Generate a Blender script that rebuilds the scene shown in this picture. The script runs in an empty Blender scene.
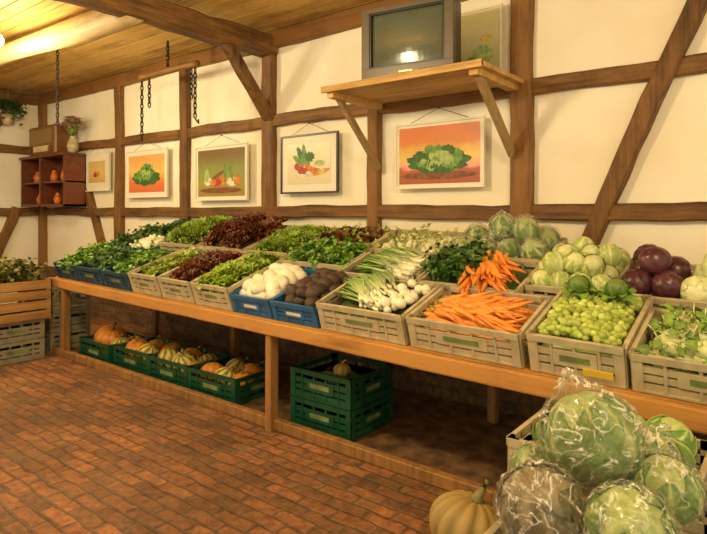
import bpy, math, random
import numpy as np
from mathutils import Vector, Matrix, noise
R=random.Random(11)
pi=math.pi
sc=bpy.context.scene
try:
    sc.view_settings.view_transform='Standard'
except Exception: pass
def T(x,y,z): return Matrix.Translation((x,y,z))
def Rx(a): return Matrix.Rotation(a,4,'X')
def Ry(a): return Matrix.Rotation(a,4,'Y')
def Rz(a): return Matrix.Rotation(a,4,'Z')
def S(a,b=None,c=None):
    b=a if b is None else b; c=a if c is None else c
    return Matrix.Diagonal((a,b,c,1))
# ------------------------------------------------------------- mesh builder
class MB:
    def __init__(s): s.v=[];s.f=[];s.m=[];s.r=[];s.t=[];s.n=0
    def add(s,Tm,M=None,mat=None,rnd=None):
        V,F,MI,TI=Tm
        V=np.asarray(V,dtype=float)
        if M is not None:
            A=np.array(M); V=V@A[:3,:3].T+A[:3,3]
        if rnd is None: rnd=R.random()
        n=s.n
        s.v.append(V)
        s.f.extend([tuple([i+n for i in f]) for f in F])
        s.m.extend(MI if mat is None else [mat]*len(F))
        s.r.append(np.full(len(V),rnd)); s.t.append(np.asarray(TI,dtype=float))
        s.n+=len(V)
    def T(s):
        return (np.concatenate(s.v),s.f,s.m,np.concatenate(s.t))
def mk(V,F,m=0,t=None):
    return (np.array(V,dtype=float),F,[m]*len(F),np.zeros(len(V)) if t is None else np.array(t))
def build(name,mb,mats,smooth=False,parent=None,bevel=0,sub=0):
    V=np.concatenate(mb.v)
    c=(V.min(0)+V.max(0))/2; c[2]=V[:,2].min()
    me=bpy.data.meshes.new(name)
    me.from_pydata((V-c).tolist(),[],mb.f)
    for m in mats: me.materials.append(m)
    me.polygons.foreach_set('material_index',mb.m)
    if smooth: me.polygons.foreach_set('use_smooth',[True]*len(mb.f))
    a=me.attributes.new('rnd','FLOAT','POINT'); a.data.foreach_set('value',np.concatenate(mb.r))
    a=me.attributes.new('tint','FLOAT','POINT'); a.data.foreach_set('value',np.concatenate(mb.t))
    me.update()
    o=bpy.data.objects.new(name,me); sc.collection.objects.link(o)
    o.location=c
    if parent is not None:
        o.parent=parent; o.location=Vector(c)-parent.location
    if bevel:
        b=o.modifiers.new('b','BEVEL'); b.width=bevel; b.segments=2; b.limit_method='ANGLE'
    return o
def empty(name,loc):
    o=bpy.data.objects.new(name,None); o.location=loc; sc.collection.objects.link(o); return o
def box(x0,y0,z0,x1,y1,z1,m=0):
    V=[(x0,y0,z0),(x1,y0,z0),(x1,y1,z0),(x0,y1,z0),(x0,y0,z1),(x1,y0,z1),(x1,y1,z1),(x0,y1,z1)]
    F=[(0,3,2,1),(4,5,6,7),(0,1,5,4),(1,2,6,5),(2,3,7,6),(3,0,4,7)]
    return mk(V,F,m)
def tube(P,rad,n=8,m=0,tint=None):
    P=[Vector(p) for p in P]; V=[];F=[];TI=[]
    k=len(P)
    for i,p in enumerate(P):
        d=(P[min(i+1,k-1)]-P[max(i-1,0)]).normalized()
        up=Vector((0,0,1)) if abs(d.z)<.9 else Vector((1,0,0))
        a=d.cross(up).normalized(); b=d.cross(a).normalized()
        r=rad[i] if hasattr(rad,'__len__') else rad
        for j in range(n):
            w=2*pi*j/n
            V.append(tuple(p+(a*math.cos(w)+b*math.sin(w))*r)); TI.append(tint[i] if tint else 0)
    for i in range(k-1):
        for j in range(n):
            F.append((i*n+j,i*n+(j+1)%n,(i+1)*n+(j+1)%n,(i+1)*n+j))
    F.append(tuple(range(n-1,-1,-1))); F.append(tuple((k-1)*n+j for j in range(n)))
    return mk(V,F,m,TI)
def sph(rx,ry=None,rz=None,nu=14,nv=9,fn=None,m=0,tf=None):
    ry=rx if ry is None else ry; rz=rx if rz is None else rz
    V=[(0,0,0)];F=[];TI=[0]
    for i in range(1,nv):
        th=pi*i/nv
        for j in range(nu):
            ph=2*pi*j/nu
            k=fn(th,ph) if fn else 1
            V.append((rx*k*math.sin(th)*math.cos(ph),ry*k*math.sin(th)*math.sin(ph),rz*k*math.cos(th)))
            TI.append(tf(th,ph) if tf else 0)
    kt=fn(0,0) if fn else 1; kb=fn(pi,0) if fn else 1
    V[0]=(0,0,rz*kt); V.append((0,0,-rz*kb))
    TI[0]=tf(0,0) if tf else 0; TI.append(tf(pi,0) if tf else 0)
    L=len(V)-1
    for j in range(nu):
        F.append((0,1+j,1+(j+1)%nu)); b=1+(nv-2)*nu
        F.append((L,b+(j+1)%nu,b+j))
    for i in range(nv-2):
        for j in range(nu):
            a=1+i*nu; b=a+nu
            F.append((a+j,b+j,b+(j+1)%nu,a+(j+1)%nu))
    return mk(V,F,m,TI)
def grid(nx,ny,fn,m=0):
    V=[];TI=[];F=[]
    for i in range(nx+1):
        for j in range(ny+1):
            p=fn(i/nx,j/ny); V.append(p[:3]); TI.append(p[3] if len(p)>3 else 0)
    for i in range(nx):
        for j in range(ny):
            a=i*(ny+1)+j; F.append((a,a+ny+1,a+ny+2,a+1))
    return mk(V,F,m,TI)
def beam(p0,p1,w,h,seg=None,amp=.006,up=(0,0,1),m=0,seed=0):
    """hewn timber: w across, h along 'up'"""
    p0=Vector(p0);p1=Vector(p1);d=(p1-p0);L=d.length;d.normalize()
    seg=seg or max(2,int(L/.16))
    up=Vector(up); a=d.cross(up).normalized(); b=a.cross(d).normalized()
    V=[];F=[]
    prof=[(-1,-.8),(-.8,-1),(.8,-1),(1,-.8),(1,.8),(.8,1),(-.8,1),(-1,.8)]
    for i in range(seg+1):
        c=p0+d*(L*i/seg)
        wob=Vector(noise.noise_vector(c*1.3+Vector((seed,0,0))))*amp*1.5
        for (x,y) in prof:
            q=c+a*(x*w/2)+b*(y*h/2)+wob*(1 if 0<i<seg else 0)
            q=q+Vector(noise.noise_vector(q*5))*amp
            V.append(tuple(q))
    n=8
    for i in range(seg):
        for j in range(n):
            F.append((i*n+j,i*n+(j+1)%n,(i+1)*n+(j+1)%n,(i+1)*n+j))
    F.append(tuple(range(n-1,-1,-1))); F.append(tuple(seg*n+j for j in range(n)))
    return mk(V,F,m)
# ------------------------------------------------------------- materials
def newmat(name):
    m=bpy.data.materials.new(name); m.use_nodes=True
    nt=m.node_tree; b=nt.nodes['Principled BSDF']; return m,nt,b
def N(nt,t,**k):
    n=nt.nodes.new(t)
    for a,v in k.items():
        if a in n.inputs.keys(): n.inputs[a].default_value=v
        else: setattr(n,a,v)
    return n
def c4(c): return (c[0],c[1],c[2],1)
def L(nt,a,b): nt.links.new(a,b)
def solid(name,col,rough=.5,metal=0,nz=12,amt=.25,bump=.05,emit=0):
    m,nt,b=newmat(name)
    tc=N(nt,'ShaderNodeTexCoord'); n=N(nt,'ShaderNodeTexNoise',Scale=nz,Detail=5)
    L(nt,tc.outputs['Object'],n.inputs['Vector'])
    r=N(nt,'ShaderNodeValToRGB'); r.color_ramp.elements[0].position=.3; r.color_ramp.elements[1].position=.75
    r.color_ramp.elements[0].color=c4([x*(1-amt) for x in col]); r.color_ramp.elements[1].color=c4([min(1,x*(1+amt*.5)) for x in col])
    L(nt,n.outputs['Fac'],r.inputs['Fac']); L(nt,r.outputs['Color'],b.inputs['Base Color'])
    b.inputs['Roughness'].default_value=rough; b.inputs['Metallic'].default_value=metal
    if bump:
        bp=N(nt,'ShaderNodeBump',Strength=bump,Distance=.01); L(nt,n.outputs['Fac'],bp.inputs['Height']); L(nt,bp.outputs['Normal'],b.inputs['Normal'])
    if emit:
        b.inputs['Emission Color'].default_value=c4(col); b.inputs['Emission Strength'].default_value=emit
    return m
def wood(name,ca,cb,axis=0,rough=.65,sc1=1.0,bump=.25,ps=(.6,1.0)):
    m,nt,b=newmat(name)
    tc=N(nt,'ShaderNodeTexCoord'); mp=N(nt,'ShaderNodeMapping')
    s=[14*sc1]*3; s[axis]=1.1*sc1; mp.inputs['Scale'].default_value=s
    L(nt,tc.outputs['Object'],mp.inputs['Vector'])
    n=N(nt,'ShaderNodeTexNoise',Scale=1.6,Detail=8,Roughness=.65); L(nt,mp.outputs['Vector'],n.inputs['Vector'])
    n2=N(nt,'ShaderNodeTexNoise',Scale=2.5,Detail=5,Roughness=.65); L(nt,tc.outputs['Object'],n2.inputs['Vector'])
    at=N(nt,'ShaderNodeAttribute',attribute_name='rnd')
    ad=N(nt,'ShaderNodeMath',operation='MULTIPLY_ADD'); L(nt,n2.outputs['Fac'],ad.inputs[0]); ad.inputs[1].default_value=.6; L(nt,n.outputs['Fac'],ad.inputs[2])
    ad2=N(nt,'ShaderNodeMath',operation='MULTIPLY_ADD'); L(nt,at.outputs['Fac'],ad2.inputs[0]); ad2.inputs[1].default_value=.22; L(nt,ad.outputs[0],ad2.inputs[2])
    r=N(nt,'ShaderNodeValToRGB'); r.color_ramp.elements[0].position=ps[0]; r.color_ramp.elements[1].position=ps[1]
    r.color_ramp.elements[0].color=c4(ca); r.color_ramp.elements[1].color=c4(cb)
    L(nt,ad2.outputs[0],r.inputs['Fac']); L(nt,r.outputs['Color'],b.inputs['Base Color'])
    b.inputs['Roughness'].default_value=rough
    bp=N(nt,'ShaderNodeBump',Strength=bump,Distance=.008); L(nt,n.outputs['Fac'],bp.inputs['Height']); L(nt,bp.outputs['Normal'],b.inputs['Normal'])
    return m
def veg(name,ca,cb,rough=.45,nz=30,namt=.25,rv=.35,bump=.15,sss=0):
    """ca at tint 0, cb at tint 1; per item random brightness"""
    m,nt,b=newmat(name)
    t=N(nt,'ShaderNodeAttribute',attribute_name='tint'); rn=N(nt,'ShaderNodeAttribute',attribute_name='rnd')
    tc=N(nt,'ShaderNodeTexCoord'); n=N(nt,'ShaderNodeTexNoise',Scale=nz,Detail=4); L(nt,tc.outputs['Object'],n.inputs['Vector'])
    ma=N(nt,'ShaderNodeMath',operation='MULTIPLY_ADD'); L(nt,n.outputs['Fac'],ma.inputs[0]); ma.inputs[1].default_value=namt*2; 
    sb=N(nt,'ShaderNodeMath',operation='SUBTRACT'); L(nt,t.outputs['Fac'],sb.inputs[0]); sb.inputs[1].default_value=namt
    L(nt,sb.outputs[0],ma.inputs[2])
    r=N(nt,'ShaderNodeValToRGB'); r.color_ramp.elements[0].color=c4(ca); r.color_ramp.elements[1].color=c4(cb)
    L(nt,ma.outputs[0],r.inputs['Fac'])
    h=N(nt,'ShaderNodeHueSaturation'); L(nt,r.outputs['Color'],h.inputs['Color'])
    mv=N(nt,'ShaderNodeMath',operation='MULTIPLY_ADD'); L(nt,rn.outputs['Fac'],mv.inputs[0]); mv.inputs[1].default_value=rv*2; mv.inputs[2].default_value=1-rv
    L(nt,mv.outputs[0],h.inputs['Value'])
    L(nt,h.outputs['Color'],b.inputs['Base Color']); b.inputs['Roughness'].default_value=rough
    if bump:
        bp=N(nt,'ShaderNodeBump',Strength=bump,Distance=.006); L(nt,n.outputs['Fac'],bp.inputs['Height']); L(nt,bp.outputs['Normal'],b.inputs['Normal'])
    return m
M_timber={a:wood('timber_%d'%a,(.035,.014,.003),(.25,.115,.025),a,bump=.5,ps=(.6,1.05)) for a in (0,1,2)}
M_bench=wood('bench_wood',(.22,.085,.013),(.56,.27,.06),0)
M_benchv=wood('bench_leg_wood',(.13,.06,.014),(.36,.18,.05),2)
M_ceil=wood('ceiling_boards',(.27,.14,.022),(.68,.42,.11),0,sc1=.8)
M_log=wood('log_wood',(.18,.11,.04),(.62,.44,.2),0,sc1=.9,bump=.6)
M_shelf=wood('shelf_wood',(.34,.18,.045),(.70,.43,.15),0)
M_strut=wood('strut_wood',(.17,.10,.04),(.38,.25,.11),2)
M_darkwood=wood('cabinet_wood',(.05,.014,.006),(.17,.05,.018),0,rough=.35)
M_cratewood=wood('crate_wood',(.24,.11,.03),(.52,.29,.09),1)
M_crate=solid('crate_plastic_olive',(.58,.50,.31),.5,amt=.25,bump=.03)
M_crateg=solid('crate_plastic_grey',(.32,.29,.20),.5,amt=.3,bump=.03)
M_blue=solid('crate_plastic_blue',(.03,.14,.34),.4,amt=.3,bump=.03)
M_dblue=solid('crate_plastic_navy',(.02,.08,.15),.4,amt=.3,bump=.03)
M_green=solid('crate_plastic_green',(.008,.08,.035),.35,amt=.3,bump=.03)
M_label=solid('crate_label',(.20,.27,.09),.5,amt=.5)
M_labely=solid('price_label',(.75,.55,.05),.5,amt=.1)
M_labelw=solid('label_white',(.75,.72,.6),.5,amt=.1)
M_black=solid('black_plastic',(.02,.02,.02),.35,amt=.2)
M_grey=solid('tv_grey',(.11,.09,.06),.35,amt=.1,bump=0)
M_screen=solid('tv_glass',(.10,.115,.08),.12,amt=.1,bump=0)
M_iron=solid('iron',(.05,.035,.025),.6,metal=.6)
M_cream=solid('cream_mat',(.85,.8,.64),.6,amt=.05,bump=0)
M_brass=solid('brass',(.6,.4,.12),.3,metal=.9)
M_pot=solid('orange_pottery',(.6,.15,.02),.35)
M_vase=solid('glazed_vase',(.55,.45,.25),.25,amt=.4)
M_bulb=solid('bulb_glow',(1,.75,.4),.4,amt=0,bump=0,emit=25)
def plaster():
    m,nt,b=newmat('lime_plaster')
    tc=N(nt,'ShaderNodeTexCoord'); n=N(nt,'ShaderNodeTexNoise',Scale=1.2,Detail=6); n2=N(nt,'ShaderNodeTexNoise',Scale=18,Detail=6)
    L(nt,tc.outputs['Object'],n.inputs['Vector']); L(nt,tc.outputs['Object'],n2.inputs['Vector'])
    r=N(nt,'ShaderNodeValToRGB'); r.color_ramp.elements[0].position=.3; r.color_ramp.elements[1].position=.6
    r.color_ramp.elements[0].color=(.86,.77,.55,1); r.color_ramp.elements[1].color=(.95,.90,.75,1)
    L(nt,n.outputs['Fac'],r.inputs['Fac']); L(nt,r.outputs['Color'],b.inputs['Base Color']); b.inputs['Roughness'].default_value=.9
    bp=N(nt,'ShaderNodeBump',Strength=.25,Distance=.01); L(nt,n2.outputs['Fac'],bp.inputs['Height']); L(nt,bp.outputs['Normal'],b.inputs['Normal'])
    return m
M_plaster=plaster()
def brick(name,c1,c2,mort,bw,rh,ms,rot=0,vert=False,dirt=.5,rough=.7,lo=.4):
    m,nt,b=newmat(name)
    tc=N(nt,'ShaderNodeTexCoord'); mp=N(nt,'ShaderNodeMapping'); mp.inputs['Rotation'].default_value=(pi/2 if vert else 0,0,rot)
    L(nt,tc.outputs['Object'],mp.inputs['Vector'])
    nd=N(nt,'ShaderNodeTexNoise',Scale=6,Detail=4); L(nt,tc.outputs['Object'],nd.inputs['Vector'])
    mx=N(nt,'ShaderNodeMixRGB',blend_type='ADD'); mx.inputs[0].default_value=.05; L(nt,mp.outputs['Vector'],mx.inputs[1]); L(nt,nd.outputs['Color'],mx.inputs[2])
    bt=N(nt,'ShaderNodeTexBrick'); bt.inputs['Scale'].default_value=1; bt.inputs['Brick Width'].default_value=bw; bt.inputs['Row Height'].default_value=rh
    bt.inputs['Mortar Size'].default_value=ms; bt.inputs['Mortar Smooth'].default_value=.5; bt.inputs['Color1'].default_value=c4(c1); bt.inputs['Color2'].default_value=c4(c2); bt.inputs['Mortar'].default_value=c4(mort)
    bt.inputs['Bias'].default_value=0
    L(nt,mx.outputs[0],bt.inputs['Vector'])
    n=N(nt,'ShaderNodeTexNoise',Scale=1.3,Detail=8,Roughness=.7); L(nt,tc.outputs['Object'],n.inputs['Vector'])
    n3=N(nt,'ShaderNodeTexNoise',Scale=20,Detail=8,Roughness=.75); L(nt,tc.outputs['Object'],n3.inputs['Vector'])
    r=N(nt,'ShaderNodeValToRGB'); r.color_ramp.elements[0].position=.38; r.color_ramp.elements[1].position=.62
    r.color_ramp.elements[0].color=(.5,.47,.43,1); r.color_ramp.elements[1].color=(1.2,1.2,1.18,1); L(nt,n.outputs['Fac'],r.inputs['Fac'])
    r3=N(nt,'ShaderNodeValToRGB'); r3.color_ramp.elements[0].position=.38; r3.color_ramp.elements[1].position=.62
    r3.color_ramp.elements[0].color=(lo,lo,lo*1.05,1); r3.color_ramp.elements[1].color=(1.45,1.45,1.45,1); L(nt,n3.outputs['Fac'],r3.inputs['Fac'])
    m1=N(nt,'ShaderNodeMixRGB',blend_type='MULTIPLY'); m1.inputs[0].default_value=dirt; L(nt,bt.outputs['Color'],m1.inputs[1]); L(nt,r.outputs['Color'],m1.inputs[2])
    m2=N(nt,'ShaderNodeMixRGB',blend_type='MULTIPLY'); m2.inputs[0].default_value=.8; L(nt,m1.outputs[0],m2.inputs[1]); L(nt,r3.outputs['Color'],m2.inputs[2])
    n4=N(nt,'ShaderNodeTexNoise',Scale=3.5,Detail=9,Roughness=.8); L(nt,tc.outputs['Object'],n4.inputs['Vector'])
    r4=N(nt,'ShaderNodeValToRGB'); r4.color_ramp.elements[0].position=.47; r4.color_ramp.elements[1].position=.72
    r4.color_ramp.elements[0].color=(0,0,0,1); r4.color_ramp.elements[1].color=(.75,.75,.75,1); L(nt,n4.outputs['Fac'],r4.inputs['Fac'])
    m3=N(nt,'ShaderNodeMixRGB'); L(nt,r4.outputs['Color'],m3.inputs[0]); L(nt,m2.outputs[0],m3.inputs[1]); m3.inputs[2].default_value=c4([x*1.3 for x in mort])
    L(nt,m3.outputs[0],b.inputs['Base Color']); b.inputs['Roughness'].default_value=rough
    sub=N(nt,'ShaderNodeMath',operation='MULTIPLY_ADD'); L(nt,bt.outputs['Fac'],sub.inputs[0]); sub.inputs[1].default_value=-.8; L(nt,n3.outputs['Fac'],sub.inputs[2])
    bp=N(nt,'ShaderNodeBump',Strength=.7,Distance=.014); L(nt,sub.outputs[0],bp.inputs['Height']); L(nt,bp.outputs['Normal'],b.inputs['Normal'])
    return m
M_floor=brick('brick_floor',(.44,.18,.065),(.20,.095,.042),(.16,.10,.052),.22,.08,.010,rot=0,dirt=.85,rough=.55)
M_plinth=brick('plinth_brick',(.22,.12,.05),(.12,.06,.025),(.15,.10,.05),.24,.08,.012,vert=True,dirt=.8,rough=.85)
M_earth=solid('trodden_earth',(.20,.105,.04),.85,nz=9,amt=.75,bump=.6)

# ------------------------------------------------------------- room
WY=3.9; LX=-9.0; CZ=3.15; RXX=2.6; FY=-2.6
mb=MB(); mb.add(box(LX,FY,-.1,RXX,WY,0)); build('floor',mb,[M_floor])
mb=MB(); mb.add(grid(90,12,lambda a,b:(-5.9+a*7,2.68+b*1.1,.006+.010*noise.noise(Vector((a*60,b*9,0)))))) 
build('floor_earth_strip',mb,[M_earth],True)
mb=MB(); mb.add(box(LX-.2,WY,.55,RXX,WY+.2,CZ+.2)); mb.add(box(LX-.2,WY-.03,-.1,RXX,WY+.2,.58),mat=1); mb.add(box(-6,WY-.16,-.1,RXX,WY-.03,.3),mat=1); build('wall_back',mb,[M_plaster,M_plinth])
mb=MB(); mb.add(box(LX-.2,FY,-.1,LX,WY,CZ+.2)); build('wall_left',mb,[M_plaster])
mb=MB(); y=FY
while y<WY:
    mb.add(box(LX,y,CZ,RXX,min(y+.126,WY),CZ+.03)); y+=.14
mb.add(box(LX,FY,CZ+.04,RXX,WY,CZ+.06)); build('ceiling',mb,[M_ceil])
tr=0
def timber(p0,p1,w,h,axis,up=(0,0,1),amp=.012):
    global tr; tr+=1
    mb=MB(); mb.add(beam(p0,p1,w,h,up=up,amp=amp,seed=tr)); return build('trim_%d'%tr,mb,[M_timber[axis]],smooth=False)
tk=.10; yb=WY-.01
timber((LX,yb,CZ-.09),(RXX,yb,CZ-.09),.12,.16,0)
timber((LX,yb,2.275),(RXX,yb,2.255),tk,.11,0)
timber((LX,yb,1.39),(RXX,yb,1.39),tk,.11,0)
for x,w in ((-1.525,.15),(-2.80,.115),(-4.07,.16),(-5.42,.13),(-6.79,.14),(LX+.06,.16)):
    timber((x,yb-.012,.5),(x,yb-.012,CZ-.1),w,tk,2,up=(0,1,0))
timber((.9,yb-.012,.5),(.9,yb-.012,CZ-.1),.16,tk,2,up=(0,1,0))
timber((-1.16,yb-.02,1.0),(-.31,yb-.02,3.0),.11,.1,2,up=(0,1,0))
timber((-7.62,yb-.02,1.72),(-7.1,yb-.02,.75),.11,.09,2,up=(0,1,0))
timber((-4.05,FY,2.99),(-4.05,WY-.02,2.99),.2,.19,1,amp=.018)
timber((-4.05,3.30,2.93),(-4.05,3.86,2.30),.08,.12,2,up=(1,0,0))
mb=MB()
P=[];rr=[]
for i in range(30):
    t=i/29; x=-4.05+(LX+4.05)*t
    P.append((x,2.44-.18*t+.04*math.sin(t*9),2.96+.02*math.sin(t*7))); rr.append(.10+.014*math.sin(t*11))
mb.add(tube(P,rr,14)); build('trim_log',mb,[M_log],smooth=True)
xb=LX+.01
timber((xb,FY,CZ-.09),(xb,WY,CZ-.09),.12,.16,1)
timber((xb,FY,2.3),(xb,WY,2.3),.1,.12,1)
timber((xb,FY,1.39),(xb,WY,1.39),.1,.12,1)
for y in (2.9,1.0,-1):
    timber((xb+.01,y,0),(xb+.01,y,CZ-.1),.15,.1,2,up=(1,0,0))
timber((xb+.02,3.52,1.45),(xb+.02,3.05,.3),.12,.1,2,up=(1,0,0))
timber((xb+.02,3.0,2.35),(xb+.02,3.6,3.05),.12,.1,2,up=(1,0,0))

# ------------------------------------------------------------- bench
ex=Vector((1,-.019,-.016)).normalized(); TILT=math.radians(18)
ev=Vector((0,math.cos(TILT),math.sin(TILT))); ev=(ev-ex*ev.dot(ex)).normalized(); ew=ex.cross(ev)
OR=Vector((0,2.515,.665))
DF=Matrix(((ex.x,ev.x,ew.x,OR.x),(ex.y,ev.y,ew.y,OR.y),(ex.z,ev.z,ew.z,OR.z),(0,0,0,1)))
def fl(x): return OR+ex*x
mb=MB()
for k in range(6):
    mb.add(box(-5.78,-.02+k*.213,-.03,.9,-.02+k*.213+.205,-.004),DF)
a=fl(-5.8);b=fl(.9)
mb.add(beam(a+Vector((0,-.045,-.05)),b+Vector((0,-.045,-.05)),.035,.085,amp=.003))
mb.add(beam(a+Vector((0,.35,-.03)),b+Vector((0,.35,-.03)),.05,.09,amp=.003))
for x in (-5.55,-2.66,.35):
    p=fl(x)
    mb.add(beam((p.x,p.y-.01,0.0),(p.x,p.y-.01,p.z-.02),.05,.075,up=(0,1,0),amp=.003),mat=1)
for x in (-5.5,-4.2,-2.7,-1.6,-.3):
    p=fl(x)
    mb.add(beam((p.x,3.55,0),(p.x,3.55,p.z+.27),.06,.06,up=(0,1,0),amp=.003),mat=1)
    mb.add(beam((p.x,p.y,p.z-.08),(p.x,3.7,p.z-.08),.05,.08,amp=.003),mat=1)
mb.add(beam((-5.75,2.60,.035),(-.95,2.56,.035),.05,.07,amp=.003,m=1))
build('market_bench',mb,[M_bench,M_benchv])

# ------------------------------------------------------------- crates
def crateT(W,D,H,panel=True):
    mb=MB(); t=.010
    mb.add(box(0,0,0,W,D,t))
    def side(o,ax,Ls,nrm):
        o=Vector(o);ax=Vector(ax);nr=Vector(nrm)
        M=Matrix(((ax.x,nr.x,0,o.x),(ax.y,nr.y,0,o.y),(0,0,1,0),(0,0,0,1)))
        B=lambda a0,z0,a1,z1,i=0,e=t,m=0: mb.add(box(a0,-i,z0,a1,e,z1),M,mat=m)
        B(0,0,Ls,H*.24); B(0,H-.030,Ls,H,i=.009)
        B(0,H*.30,Ls,H*.46); B(0,H*.52,Ls,H*.70)
        n=max(3,int(Ls/.10))
        for k in range(n+1):
            a=Ls*k/n; B(max(0,a-.006),H*.05,min(Ls,a+.006),H-.01,i=.004)
        B(0,0,.04,H,i=.005); B(Ls-.04,0,Ls,H,i=.005)
        B(-.004,-.0,Ls+.004,H*.06,i=.004)
        if panel: 
            B(Ls*.27,H*.30,Ls*.73,H*.70,i=.0055); B(Ls*.34,H*.42,Ls*.66,H*.58,i=.007,e=0,m=1)
    side((0,0,0),(1,0,0),W,(0,1,0)); side((W,0,0),(0,1,0),D,(-1,0,0)); side((W,D,0),(-1,0,0),W,(0,-1,0)); side((0,D,0),(0,-1,0),D,(1,0,0))
    return mb.T()
def crate(name,M,W,D,H,mats,parent=None):
    mb=MB(); mb.add(crateT(W,D,H),M); return build(name,mb,mats,parent=parent)
# ------------------------------------------------------------- produce templates
def bendpath(Ln,n,b=.15):
    a=R.uniform(-b,b);c=R.uniform(-b,b)
    return [(Ln*i/n, a*Ln*(i/n)**2, c*Ln*(i/n)**2) for i in range(n+1)]
def carrotT():
    mb=MB(); Ln=R.uniform(.15,.2); P=bendpath(Ln,7)
    r0=R.uniform(.012,.017); rr=[r0*k for k in (.55,1,.98,.9,.78,.62,.42,.12)]
    mb.add(tube(P,rr,8,tint=[.5,0,.1,0,.2,0,.3,.5]))
    mb.add(tube([(0,0,0),(-.012,0,.001),(-.022,.003,.004)],[.005,.004,.002],5),mat=1)
    return mb.T()
def leafT(Ln=.12,W=.05,e0=.6,bend=.8,ruf=.01,nl=7,nw=4,freq=2.5,cup=.3,m=0,wb=.3,wt=.4):
    ph=R.random()*6; V=[];TI=[];F=[]
    y=z=0;st=Ln/nl
    for i in range(nl+1):
        t=i/nl; e=e0-bend*t
        if i: y+=st*math.cos(e); z+=st*math.sin(e)
        w=W*(wb*(1-t)+math.sin(pi*min(1,t**.75))*(1-.5*wb)+wt*t*t)
        ny,nz_=-math.sin(e),math.cos(e)
        for j in range(nw+1):
            s=-1+2*j/nw
            off=cup*w*s*s+ruf*abs(s)*math.sin(freq*2*pi*t+ph+s*2)+ruf*.4*math.sin(7*s+ph)*t
            V.append((s*w+ruf*.3*math.sin(ph+9*t)*s,y+ny*off,z+nz_*off)); TI.append(min(1,.1+.45*t+.5*abs(s)))
    for i in range(nl):
        for j in range(nw):
            a=i*(nw+1)+j; F.append((a,a+1,a+nw+2,a+nw+1))
    return mk(V,F,m,TI)
def lettuceT(Rr=.12,n=18,ruf=.014,W=.055,freq=2.5,nl=7,nw=4):
    mb=MB()
    for k in range(n):
        f=k/n; e=.45+1.0*f
        mb.add(leafT(Rr*(1.05-.3*f),W*(1-.3*f),e,.5+.5*(1-f),ruf*R.uniform(.7,1.3),nl,nw,freq*R.uniform(.8,1.2)),Rz(k*2.4+R.uniform(-.2,.2))@T(0,.01,0),rnd=0)
    return mb.T()
def cabbageT(r=.1,nsh=7,nu=20,nv=12,open_=.02,sq=.92,g=12,crk=.01):
    mb=MB(); s0=R.random()*50
    mb.add(sph(r,r,r*sq,nu,nv,fn=lambda th,ph:1+.02*math.sin(3*ph+2*th+s0),tf=lambda th,ph:.4+.2*math.sin(9*ph)))
    for k in range(nsh):
        az=k*2.4+R.uniform(-.3,.3); ro=1.015+.02*((k)%4); tmax=R.uniform(1.8,2.5); ww=R.uniform(.75,1.1); ph0=R.random()*6
        lean=R.uniform(-.3,.3)
        def fn(a,b):
            t=a; u=-1+2*b
            th=pi-(.25+t*tmax*(1-.2*u*u)); w=ww*(.5+.5*math.sin(pi*min(1,t*.9+.1)))
            ph=az+u*w+lean*t
            edge=abs(u)**3
            k2=ro+open_*8*max(0,t-.72)**1.3*r*4+.014*math.sin(11*t+5*u+ph0)*(abs(u)+.2)+.02*edge*math.sin(14*t+ph0)
            k2+=crk*noise.noise(Vector((u*9+s0,t*11,k*3)))*2
            mid=math.exp(-(u/.10)**2)
            f=(t-abs(u)*.45)*6
            sv=max(0,math.cos(2*pi*f))**6*(1-.4*abs(u))
            k2+=.012*mid+.006*sv
            rr=r*k2
            return (rr*math.sin(th)*math.cos(ph),rr*math.sin(th)*math.sin(ph),sq*rr*math.cos(th),max(0,.76+.3*t-.75*mid-.45*sv))
        mb.add(grid(g,g,fn))
    return mb.T()
def bagT(r=.11,nu=64,nv=44,tuft=.45):
    s0=Vector((R.random()*50,0,0)); p0=R.random()*6
    def fn(th,ph):
        d=Vector((math.sin(th)*math.cos(ph),math.sin(th)*math.sin(ph),math.cos(th)))
        k=1.12+.05*noise.noise(d*2.2+s0)
        k+=.07*max(0,1-abs(noise.noise(d*3.5+s0*2))*6)
        k+=.035*max(0,1-abs(noise.noise(d*8+s0*3))*5)
        k+=.03*math.sin(12*ph+3*math.sin(ph+p0))*math.exp(-(th/1.0)**2)
        if th<.42:
            k+=tuft*(1-th/.42)**1.5*(1+.25*math.sin(7*ph+p0))
        return k
    return sph(r,r,r*.92,nu,nv,fn=fn)
def sproutT(r=.016):
    mb=MB(); mb.add(sph(r,r,r*1.1,9,6,tf=lambda th,ph:.5+.5*math.cos(th))); return mb.T()
def sprigT(Ln=.09,n=9,lw=.012):
    mb=MB(); a=R.uniform(-.3,.3)
    P=[(a*Ln*(i/3)**2,0,Ln*i/3) for i in range(4)]
    mb.add(tube(P,[.0016,.0014,.0012,.001],3,tint=[0,.2,.3,.4]))
    for k in range(n):
        t=R.uniform(.45,1.05); l=R.uniform(.7,1.4)*lw*1.8; w=lw*R.uniform(.6,1.1)
        M=T(a*Ln*t*t,0,Ln*t)@Rz(R.random()*6.28)@Rx(R.uniform(-.3,1.0))
        q=mk([(0,0,0),(w,l*.5,.003),(0,l,-.002),(-w,l*.5,.003)],[(0,1,2,3)],0,[.3,1,.8,.7])
        mb.add(q,M)
    return mb.T()
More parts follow.
